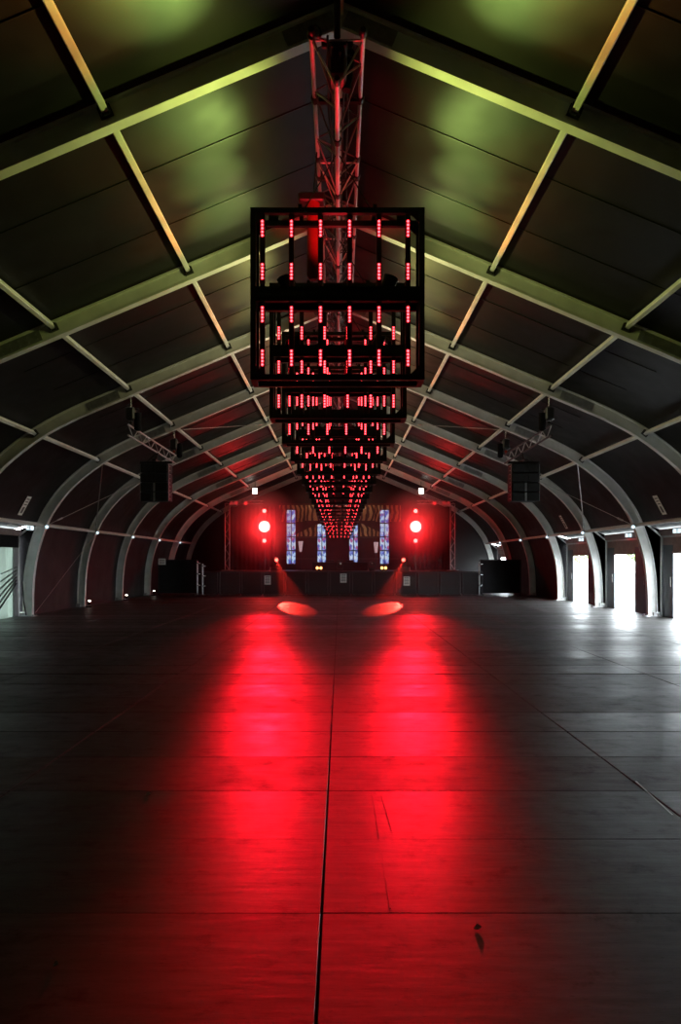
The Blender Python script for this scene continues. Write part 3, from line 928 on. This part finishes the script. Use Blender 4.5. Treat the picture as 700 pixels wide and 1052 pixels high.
# ------------------------------------------------------------------ small lamps, signs
def eave_lamp(s, k, lab):
    ex, ez = off(I_EAVE, -.02, s)
    t = thing('eave_lamp', lab, 'lamp', (ex - s * .02, A[k] - .14, ez + .02), group='small lamps clamped at the eave')
    m = MB(); m.lathe([(.03, 0), (.065, .03), (.07, .10), (.075, .11)], (0, 0, 0), (-s * .4, -.8, -.3), 12); m.build('housing', M['black_plastic'], t)
    m = MB(); m.lathe([(.06, .112), (.03, .135)], (0, 0, 0), (-s * .4, -.8, -.3), 10); m.build('glass', M['cool_lamp'], t)
    m = MB(); m.box((s * .03, .03, .02), (.05, .10, .04)); m.build('clamp', M['black_steel'], t)
for k in range(6, 11):
    for s, nm in ((-1, 'left'), (1, 'right')):
        eave_lamp(s, k, 'small lit lamp at the %s eave on the %s arch' % (nm, ORD[k - 3]))
def foot_lamp(k, lab):
    t = thing('foot_lamp', lab, 'lamp', (-9.45, A[k] - .25, 0), group='floor lamps at the left arch feet')
    m = MB(); m.box((0, 0, .02), (.2, .16, .04)); m.build('base', M['black_steel'], t)
    m = MB(); m.lathe([(.03, 0), (.06, .04), (.065, .14), (.07, .15)], (0, 0, .10), (.2, -.35, .9), 12); m.build('housing', M['black_plastic'], t)
    m = MB(); m.lathe([(.055, .15), (.03, .17)], (0, 0, .10), (.2, -.35, .9), 10); m.build('glass', M['white_lamp'], t)
foot_lamp(7, 'small floor lamp at the left foot of the fifth arch')
foot_lamp(8, 'small floor lamp at the left foot of the sixth arch')
foot_lamp(9, 'small floor lamp at the left foot of the seventh arch')

def exit_light(p, s, lab):
    t = thing('emergency_light', lab, 'light', p, group='boxy emergency lights over the doors')
    m = MB(); m.box((0, 0, 0), (.12, .30, .17), ch=.02); m.build('housing', M['white_paint'], t)
    m = MB(); m.box((-s * .062, 0, -.01), (.02, .24, .12), ch=.008); m.box((0, -.152, -.01), (.09, .012, .12)); m.build('lit_cover', M['cool_lamp'], t)
exit_light((9.95, A[6] + 2.3, 2.63), 1, 'boxy lit emergency light over the second right doorway')
exit_light((9.95, A[7] + 2.5, 2.63), 1, 'boxy lit emergency light over the third right doorway')
exit_light((9.95, A[5] + 3.5, 2.63), 1, 'boxy lit emergency light over the nearest right doorway')
exit_light((-9.32, A[5] + 3.9, 2.735), -1, 'boxy lit emergency light above the left doorway')
# the white cable along the left eave
m = MB(); m.path([Vector((-9.26, A[5] + 2.2 + j * .24, 2.74 + .015 * math.sin(j * 1.7))) for j in range(11)], .012, 5)
tag(m.build('white_cable', M['white_paint']), 'white cable running along the left eave rail above the doorway', 'cable')

# printed stickers on the roof fabric
def sticker(s, frac, y, lab):
    i = frac
    x0, z0 = off(i, MEM - .045, s); x1, z1 = off(i + 1, MEM - .045, s)
    d = Vector((x1 - x0, 0, z1 - z0)).normalized(); p = Vector((x0, y, z0)); u = Vector((0, 1, 0)); nrm = d.cross(u) * -s
    t = thing('sticker', lab, 'label', p, group='white printed labels on the roof fabric')
    m = MB(); rot = Matrix((u, d, u.cross(d))).transposed()
    m.box((0, 0, 0), (.30, .62, .006), rot); m.build('sheet', M['paper'], t)
    m = MB()
    sg = -1 if u.cross(d).z > 0 else 1
    nn = u.cross(d) * sg
    for q in range(3): m.box(d * (-.22 + .09 * q) + nn * .004, (.20, .03, .004), rot)
    m.box(d * .14 + nn * .004, (.14, .2, .004), rot); m.build('print', M['ink'], t)
I_ST = min(range(len(LINE)), key=lambda i: abs(LINE[i][1] - 3.25))
sticker(1, I_ST, A[5] + 3.1, 'white printed label on the fabric above the nearest right doorway')
sticker(1, I_ST, A[7] + 2.7, 'white printed label on the fabric above the third right doorway')
sticker(-1, I_ST, A[5] + 3.4, 'white printed label on the fabric above the left doorway')

# ------------------------------------------------------------------ stage
ST0, ST1, STH = 41.2, 48.9, 1.2
t = thing('stage_platform', 'low black stage platform at the far end of the tent', 'stage', (0, ST0, 0))
m = MB(); m.box((0, (ST1 - ST0) / 2, STH - .05), (13.4, ST1 - ST0, .10), ch=.01); m.build('deck', M['stage_black'], t)
for j in range(9):
    m = MB(); m.box((-6.0 + 1.5 * j, .03, (STH - .1) / 2), (1.48, .04, STH - .1)); m.build('skirt_panel', M['black_cloth'], t)

# crowd barriers
M['barrier_tube'] = mat('dark_barrier_tube', (.028, .027, .028), .45, .3, .2, 6)
bar_m = MB(); bw = 1.05
bar_m.tube((-bw / 2 + .03, 0, .03), (-bw / 2 + .03, 0, 1.2), .024, 8); bar_m.tube((bw / 2 - .03, 0, .03), (bw / 2 - .03, 0, 1.2), .024, 8)
bar_m.tube((-bw / 2 + .03, 0, 1.2), (bw / 2 - .03, 0, 1.2), .028, 8); bar_m.tube((-bw / 2 + .03, 0, .06), (bw / 2 - .03, 0, .06), .02, 8)
me_bf = bar_m.mesh('barrier_frame', M['barrier_tube'])
M['barrier_skin'] = mat('dark_barrier_sheet', (.006, .0055, .006), .6, 0, .2, 6, spec=.25)
x = MB(); x.box((0, .012, .62), (bw - .1, .012, 1.08)); me_bs = x.mesh('front_sheet', M['barrier_skin'])
rl = MB(); rl.box((0, -.004, 0), (bw - .1, .03, .025)); me_rl = rl.mesh('rail', M['barrier_skin'])
ft_ = MB(); ft_.box((0, -.5, .012), (bw - .06, 1.0, .024)); me_ft = ft_.mesh('foot_plate', M['barrier_skin'])
sy = MB(); sy.tube((0, .02, 1.1), (0, .95, .04), .018, 6); sy.box((0, .5, .03), (.06, .9, .03)); me_st = sy.mesh('stay', M['galv'])
NB = 13
for j in range(NB):
    xx = -6.72 + 1.12 * j
    side = 'left' if j < 6 else 'right'
    lab = 'dark steel crowd barrier before the stage, %s from the left end of the row' % ORD[j]
    b = thing('crowd_barrier', lab, 'barrier', (xx, 39.0, 0), group='crowd barriers in a row before the stage')
    link('barrier_frame', me_bf, b); link('front_sheet', me_bs, b); link('stay', me_st, b)
    for z in (.35, .62, .9): link('rail', me_rl, b, (0, 0, z))
    o = link('foot_plate', me_ft, b)
    o.scale = (1, .25, 1)
# posters on the barriers
for px, py, lab in ((275, 596, 'white notice taped on the barrier under the left red lamp'), (353, 594, 'white notice taped on the barrier in the middle'), (418, 597, 'white notice taped on the barrier under the right red lamp')):
    p = P(px, py, 38.95)
    t = thing('notice', lab, 'notice', p, group='white notices on the barriers')
    m = MB(); m.box((0, 0, 0), (.33, .008, .46)); m.build('sheet', M['paper'], t)
    m = MB()
    for q in range(5): m.box((0, -.006, .17 - .075 * q), (.24 - .03 * (q % 2), .004, .03))
    m.build('print', M['ink'], t)

def screen(x0, x1, y, h, lab):
    t = thing('black_screen', lab, 'screen', ((x0 + x1) / 2, y, 0))
    w_ = x1 - x0
    m = MB(); m.box((0, 0, .06 + h / 2), (w_ - .04, .05, h - .08), ch=.01); m.build('board', M['black_board'], t)
    for sx in (-1, 1):
        m = MB(); m.box((sx * (w_ / 2), 0, h / 2), (.05, .07, h)); m.build('upright', M['black_steel'], t)
        m = MB(); m.box((sx * (w_ / 2 - .1), .2, .03), (.08, .9, .05)); m.build('foot', M['black_steel'], t)
        m = MB(); m.tube((sx * (w_ / 2 - .1), .04, h * .8), (sx * (w_ / 2 - .1), .6, .05), .02, 6); m.build('brace', M['galv'], t)
    m = MB(); m.box((0, 0, h - .01), (w_, .07, .04)); m.build('top_rail', M['black_steel'], t)
screen(7.2, 9.25, 39.4, 1.80, 'tall black screen panel on the floor right of the barriers')
screen(-9.3, -7.35, 39.4, 1.80, 'tall black screen panel on the floor left of the barriers')
p = P(166.5, 577, 39.33)
t = thing('notice', 'white notice at the top corner of the left black screen', 'notice', p)
m = MB(); m.box((0, 0, 0), (.38, .008, .32)); m.build('sheet', M['paper'], t)
m = MB()
for q in range(3): m.box((0, -.006, .08 - .08 * q), (.26, .004, .03))
m.build('print', M['ink'], t)
# steel posts at the ends of the barrier row
def end_post(x, h, lab):
    t = thing('steel_post', lab, 'post', (x, 38.9, 0))
    m = MB(); m.tube((0, 0, 0), (0, 0, h), .035, 10); m.build('tube', M['galv'], t)
    m = MB(); m.box((0, 0, .015), (.3, .3, .03)); m.build('foot', M['galv'], t)
    for z in (h * .3, h * .62, h * .93):
        m = MB(); m.lathe([(.05, -.04), (.06, -.02), (.06, .02), (.05, .04)], (0, 0, z), (0, 0, 1), 10); m.box((.08, 0, z), (.16, .05, .05)); m.build('clamp', M['chrome'], t)
end_post(-7.22, 1.76, 'grey steel post with clamps at the left end of the barriers')
end_post(-6.95, 1.6, 'second shorter grey steel post beside the left screen')
end_post(7.05, 1.7, 'bright steel post with clamps at the right end of the barriers')

# stage wings: drape, tower, top truss, lamp pole
def wing(s, nm):
    X0, X1 = 3.75, 6.55
    y = 45.2
    # pleated black drape
    m = MB(); n = 48; vs = []
    zt = [4.9, 4.9]
    for j in range(n):
        xx = X0 + (X1 - X0) * j / (n - 1)
        for z in (STH + .02, 3.0, 4.95):
            vs.append((s * xx, .05 * math.sin(j * 1.4), z))
    for j in range(n):
        xx = X0 + (X1 - X0) * j / (n - 1)
        for z in (STH + .02, 3.0, 4.95):
            vs.append((s * xx, .012 + .05 * math.sin(j * 1.4), z))
    fs = []
    for q in (0, n * 3):
        for j in range(n - 1):
            for l in range(2):
                fs.append((q + j * 3 + l, q + (j + 1) * 3 + l, q + (j + 1) * 3 + l + 1, q + j * 3 + l + 1))
    m.add(vs, fs, True)
    tag(m.build('stage_drape', M['black_cloth'], None, (0, y, 0)), 'black pleated drape hiding the %s stage wing' % nm, 'drape')
    # tower
    t = thing('truss_tower', 'slim steel lattice tower at the outer edge of the %s stage wing' % nm, 'truss', (s * 6.45, 44.0, STH))
    for dx in (-.13, .13):
        m = MB(); m.tube((dx, 0, 0), (dx, 0, 3.78), .022, 8); m.build('chord', M['alu_truss'], t)
    for j in range(9):
        m = MB(); a, b = (-.13, .13) if j % 2 else (.13, -.13); m.tube((a, 0, .42 * j), (b, 0, .42 * (j + 1)), .012, 6); m.build('truss_brace', M['alu_truss'], t)
    m = MB(); m.box((0, 0, .02), (.6, .5, .04)); m.build('base_plate', M['galv'], t)
    # top truss between tower and lamp pole
    t2 = thing('stage_truss', 'short level truss on top of the %s stage wing with small lamps' % nm, 'truss', (s * 4.4, 44.0, STH + 3.8))
    for z in (0.02, .2):
        m = MB(); m.tube((0, 0, z), (s * 2.2, 0, z), .02, 8); m.build('chord', M['alu_truss'], t2)
    for j in range(7):
        a, b = (0.02, .2) if j % 2 else (.2, 0.02)
        m = MB(); m.tube((s * 2.2 * j / 7, 0, a), (s * 2.2 * (j + 1) / 7, 0, b), .011, 6); m.build('truss_brace', M['alu_truss'], t2)
    for q, xx in enumerate((1.05, 1.6, 1.85)):
        m = MB(); m.lathe([(.04, 0), (.09, .05), (.10, .22), (.11, .24)], (s * xx, -.06, .12), (-s * .3, -.8, -.3), 12); c = m.build('spotlight', M['galv'], t2)
    # lamp pole
    p = thing('lamp_pole', 'pole with a glaring red lamp between two small ones, %s of stage' % nm, 'stage lamp', (s * 4.27, 43.4, STH))
    m = MB(); m.tube((0, .1, 0), (0, .1, 3.6), .03, 8); m.box((0, .1, .02), (.5, .5, .04)); m.build('pole', M['black_steel'], p)
    zc = P(270, 541, 43.4).z - STH
    m = MB(); m.lathe([(.16, .26), (.30, .16), (.36, 0), (.36, -.04), (.33, -.04)], (0, 0, zc), (0, 1, 0), 24); m.build('lamp_head', M['black_plastic'], p)
    m = MB(); m.lathe([(.31, .0), (.28, .03), (.12, .05)], (0, -.045, zc), (0, -1, 0), 24); m.build('lens', M['star'], p)
    for py in (525, 555.5):
        z = P(270, py, 43.4).z - STH
        m = MB(); m.lathe([(.06, .2), (.13, .1), (.14, 0), (.12, -.02)], (0, 0, z), (0, 1, 0), 16); h = m.build('small_head', M['black_plastic'], p)
        m = MB(); m.lathe([(.11, 0), (.05, .02)], (0, -.025, z), (0, -1, 0), 14); m.build('small_lens', M['star_small'], h)
    light('SPOT', 'red_star', (s * 4.27, 43.4 - .14, STH + zc), (s * .22, 5.5, 0.0), E_STAR, (1.0, .004, .016), size=4.2, blend=1.0, radius=.30)
    light('SPOT', 'red_star_flood', (s * 4.27, 43.4 - .14, STH + zc), (s * 1.6, 15, 0.0), E_STAR * .12, (1.0, .004, .016), size=10, blend=1.0, radius=.25)
    light('POINT', 'red_star_spill', (s * 4.27, 43.4 - .5, STH + zc), None, 200, (1.0, .010, .016), radius=.12)
    # white floodlight higher up
    f = thing('floodlight', 'small white floodlight hanging above the red lamp on the %s' % nm, 'lamp', P(262 if s < 0 else 433, 504.5, 43.9))
    m = MB(); m.box((0, .08, 0), (.34, .12, .36), ch=.03); m.build('housing', M['black_plastic'], f)
    m = MB(); m.box((0, .0, 0), (.26, .04, .32), ch=.015); m.build('glass', M['white_lamp'], f)
    fz = f.location.z
    m = MB(); m.tube((0, .1, .1), (0, .1, min(.6, 6.3 - fz)), .015, 6); m.build('hanger', M['black_steel'], f)
wing(-1, 'left'); wing(1, 'right')

# backdrop with gold panels and lit mosaic columns
BY = 48.7
t = thing('stage_backdrop', 'stage backdrop with gold marbled panels and dark red lower wall', 'backdrop', (0, BY, STH))
def ZB(py): return P(0, py, BY).z - STH
def XB(px): return P(px, 0, BY).x
M['dark_red'] = mat('dark_red_wall', (.10, .012, .014), .7, 0, .3, 2)
m = MB(); m.box((0, .06, (ZB(517)) / 2), (XB(411) - XB(287), .06, ZB(517)), ch=.01); m.build('back_board', M['dark_red'], t)
for s in (-1, 1):
    def X_(px): return s * abs(XB(px))
    a, b = sorted((X_(287), X_(313)))
    m = MB(); m.box(((a + b) / 2, 0, (ZB(519) + ZB(536)) / 2), (b - a, .04, ZB(519) - ZB(536)), ch=.008); m.build('gold_panel', M['gold'], t)
    a, b = sorted((X_(314), X_(330)))
    m = MB(); m.box(((a + b) / 2, -.06, (ZB(519) + ZB(535)) / 2), (b - a, .05, ZB(519) - ZB(535)), ch=.008); m.build('gold_panel', M['gold'], t)
    a, b = X_(300), X_(329)
    z0, z1 = ZB(551), ZB(537)
    m = MB(); vs = [(a, 0, z0), (b, 0, z0), (b, 0, z1)] + [(a, -.05, z0), (b, -.05, z0), (b, -.05, z1)]
    m.add(vs, [(0, 1, 2), (5, 4, 3), (0, 3, 4, 1), (1, 4, 5, 2), (2, 5, 3, 0)]); m.build('gold_gable', M['gold'], t)
    for q, py in enumerate((552, 574)):
        m = MB(); m.box((s * 2.4, -.03, ZB(py)), (2.7, .03, .035)); m.build('batten', M['brown_panel'], t)
cols = [((294.8, 299.0), (299.8, 303.6), 523.5), ((326.4, 330.4), (331.3, 334.8), 538), ((359.2, 362.8), (363.8, 367.6), 538), ((390.8, 394.8), (395.6, 399.6), 523.5)]
nmz = ['outer left', 'inner left', 'inner right', 'outer right']
for (sa, sb_, py), nm in zip(cols, nmz):
    cx = (XB(sa[0]) + XB(sb_[1])) / 2
    c = thing('mosaic_column', 'tall lit column of blue and white mosaic glass on the stage, %s one' % nm, 'column', (cx, BY - .45, STH), group='lit mosaic columns before the backdrop')
    k_ = (BY - .45) / BY
    htop = P(0, py, BY - .45).z - STH
    for st in (sa, sb_):
        a, b = XB(st[0]) * k_ - cx, XB(st[1]) * k_ - cx
        nseg = 4 if py < 530 else 3
        for q in range(nseg):
            z0 = .35 + (htop - .35) * q / nseg; z1 = .35 + (htop - .35) * (q + 1) / nseg
            m = MB(); m.box(((a + b) / 2, 0, (z0 + z1) / 2), (b - a, .05, z1 - z0 - .07), ch=.006); m.build('glass_panel', M['stained'], c)
    w_ = (XB(sb_[1]) - XB(sa[0])) * k_
    m = MB(); m.box((0, .05, htop / 2), (w_ + .08, .04, htop + .04)); m.box((0, .05, .02), (w_ + .3, .4, .04)); m.build('column_frame', M['black_steel'], c)
# frosted lamps on stands
for px, py, nm in ((309, 561, 'left'), (386.5, 562, 'right')):
    p = P(px, py, 47.4)
    t = thing('stage_floor_lamp', 'frosted tapered lamp on a stand, %s side of the stage' % nm, 'lamp', (p.x, 47.4, STH))
    m = MB(); m.lathe([(.07, -.35), (.15, .30)], (0, 0, p.z - STH), (0, 0, 1), 14); m.build('shade', M['frosted'], t)
    m = MB(); m.tube((0, 0, 0), (0, 0, p.z - STH - .34), .02, 8); m.lathe([(.16, 0), (.16, .02), (.03, .03)], (0, 0, 0), (0, 0, 1), 14); m.build('stand', M['black_steel'], t)
# DJ table
t = thing('stage_table', 'black draped equipment table in the middle of the stage', 'table', (0, 44.6, STH))
m = MB(); m.box((0, 0, .47), (3.2, .7, .04), ch=.008); m.build('top', M['stage_black'], t)
m = MB(); m.box((0, -.33, .225), (3.16, .02, .45)); m.build('front_cloth', M['black_cloth'], t)
for sx in (-1, 1):
    for sy_ in (-1, 1):
        m = MB(); m.tube((sx * 1.5, sy_ * .28, 0), (sx * 1.5, sy_ * .28, .46), .02, 6); m.build('leg', M['black_steel'], t)
for j, (xx, ww) in enumerate(((-.55, .42), (0, .36), (.55, .42))):
    c = thing('mixing_console', 'dark mixing console on the stage table, %s of three' % ['left', 'middle', 'right'][j], 'console', (xx, 44.5, STH + .49))
    m = MB(); m.box((0, 0, .05), (ww, .4, .09), Matrix.Rotation(R(-6), 3, 'X'), ch=.012); m.build('body', M['black_plastic'], c)
    m = MB()
    for q in range(6): m.tube((-.15 + .06 * q, -.02, .09), (-.15 + .06 * q, -.02, .13), .012, 6)
    m.build('knob_row', M['galv'], c)

# moving heads
def moving_head(x, y, z, aim, lab, lit=None):
    t = thing('moving_head', lab, 'stage lamp', (x, y, z), group='moving head lamps on the stage')
    m = MB(); m.box((0, 0, .07), (.34, .30, .14), ch=.03); m.build('base', M['black_plastic'], t)
    m = MB()
    for sx in (-1, 1): m.box((sx * .17, 0, .32), (.05, .12, .38), ch=.015)
    m.box((0, 0, .155), (.38, .14, .05), ch=.01); m.build('yoke', M['black_plastic'], t)
    d = (Vector(aim) - Vector((x, y, z + .42))).normalized()
    m = MB(); m.lathe([(.07, -.2), (.12, -.15), (.13, .02), (.11, .14), (.115, .18), (.10, .18)], (0, 0, .42), d, 16); h = m.build('head', M['black_plastic'], t)
    m = MB(); m.lathe([(.095, .182), (.05, .20)], (0, 0, .42), d, 14); m.build('lens', M['red_lens'] if lit else M['chrome'], h)
    if lit:
        light('SPOT', 'red_beam', Vector((x, y, z + .42)) + d * .24, aim, lit, (1.0, .03, .02), size=6.0, blend=.35, radius=.04)
for s, nm in ((-1, 'left'), (1, 'right')):
    c = thing('flight_case', 'black flight case at the %s stage edge under a moving head' % nm, 'case', (s * 3.45, 41.6, STH))
    m = MB(); m.box((0, 0, .11), (.6, .5, .2), ch=.01); m.build('body', M['stage_black'], c)
    m = MB()
    for a in (-1, 1): m.box((a * .3, -.25, .11), (.03, .02, .22))
    m.build('corner_trim', M['galv'], c)
    moving_head(s * 3.45, 41.6, STH + .215, (s * 1.78, 29.6, 0), 'red moving head at the %s stage edge throwing a beam on the floor' % nm, E_BEAM)
moving_head(.0, 43.0, STH, (0, 30, 5), 'dark moving head in the middle of the stage front')
moving_head(1.75, 42.6, STH, (3, 30, 2), 'dark moving head right of the stage centre')
for px, nm in ((328, 'left'), (394.5, 'right')):
    p = P(px, 586, 42.0)
    t = thing('amber_blinder', 'twin amber lamp on the stage floor, %s of centre' % nm, 'stage lamp', (p.x, 42.0, STH))
    m = MB(); m.box((0, .06, .16), (.42, .12, .26), ch=.02); m.box((0, .06, .02), (.3, .24, .04)); m.build('housing', M['black_plastic'], t)
    for a in (-.1, .1):
        m = MB(); m.lathe([(.075, 0), (.04, .02)], (a, -.002, .17), (0, -1, 0), 12); m.build('lens', M['amber_lamp'], t)

# red wash that a stage lamp throws up at the roof on the left
light('SPOT', 'roof_wash', (-3.5, 42.5, 2.2), (-3.2, 39.5, 6.6), 420, (1, .05, .04), size=38, radius=.1)
light('SPOT', 'backdrop_wash', (0, 43.2, 4.9), (0, 48.7, 3.4), 200, (1, .12, .10), size=110, radius=.3)  # unseen red light on the backdrop, no fixture built
light('SPOT', 'backdrop_key', (0, 44.2, 5.4), (0, 48.7, 4.6), 260, (1, .75, .5), size=100, radius=.3)  # unseen warm light on the backdrop, no fixture built

# litter
for j, (px, py, w_) in enumerate(((491, 955, .018), (236, 669, .03), (57, 993, .012), (152, 817, .02))):
    d = FPX * HC / (py - HZ); p = P(px, py, d)
    m = MB(); m.add([(-w_, 0, .004), (0, -w_ * .6, .003), (w_, .002, .01), (0, w_ * .7, .02), (-w_, 0, .008), (0, -w_ * .6, .007), (w_, .002, .014), (0, w_ * .7, .024)],
                    [(0, 3, 2, 1), (4, 5, 6, 7), (0, 1, 5, 4), (1, 2, 6, 5), (2, 3, 7, 6), (3, 0, 4, 7)])
    tag(m.build('paper_scrap', M['scrap'], None, (p.x, p.y, .0)), ['small pale paper scrap on the near floor right of the red glow', 'tiny pale scrap on the floor left of the red streak',
        'tiny pale scrap on the dark near floor at left', 'small pale scrap on the dark floor, left of the red glow'][j], 'litter', 'scraps on the floor')

# ------------------------------------------------------------------ haze over the stage end
HAZE = 0.006
if HAZE > 0:
    hm = bpy.data.materials.new('stage_haze'); hm.use_nodes = True
    n = hm.node_tree.nodes; n.clear()
    out = n.new('ShaderNodeOutputMaterial'); vs = n.new('ShaderNodeVolumeScatter')
    vs.inputs['Density'].default_value = HAZE; vs.inputs['Anisotropy'].default_value = .55; vs.inputs['Color'].default_value = (1, 1, 1, 1)
    hm.node_tree.links.new(vs.outputs[0], out.inputs['Volume'])
    m = MB(); m.box((0, 38.5, 2.6), (11.5, 20.6, 5.1))
    hz = m.build('stage_haze', hm)
    for s_, nm in ((-1, 'left'), (1, 'right')):  # scatter ball added for the glow round each red lamp, fading outwards
        h2 = bpy.data.materials.new('lamp_glow'); h2.use_nodes = True
        n = h2.node_tree.nodes; n.clear(); L = h2.node_tree.links
        out = n.new('ShaderNodeOutputMaterial'); vs = n.new('ShaderNodeVolumeScatter')
        tc = n.new('ShaderNodeTexCoord'); ln = n.new('ShaderNodeVectorMath'); ln.operation = 'LENGTH'
        L.new(tc.outputs['Object'], ln.inputs[0])
        mr = n.new('ShaderNodeMapRange'); mr.inputs['From Min'].default_value = .2; mr.inputs['From Max'].default_value = 2.3
        mr.inputs['To Min'].default_value = .48; mr.inputs['To Max'].default_value = 0.0
        L.new(ln.outputs['Value'], mr.inputs['Value']); L.new(mr.outputs['Result'], vs.inputs['Density'])
        vs.inputs['Anisotropy'].default_value = .2
        L.new(vs.outputs[0], out.inputs['Volume'])
        bpr = [(2.3 * math.sin(PI * q / 10), -2.3 * math.cos(PI * q / 10)) for q in range(1, 10)]
        m = MB(); m.lathe(bpr, (0, 0, 0), (0, 1, 0), 20)
        tag(m.build('lamp_glow', h2, None, (s_ * 4.27, 42.9, P(270, 541, 43.4).z)), 'added ball of red glow around the %s glaring stage lamp' % nm, 'glow ball', kind='stuff')
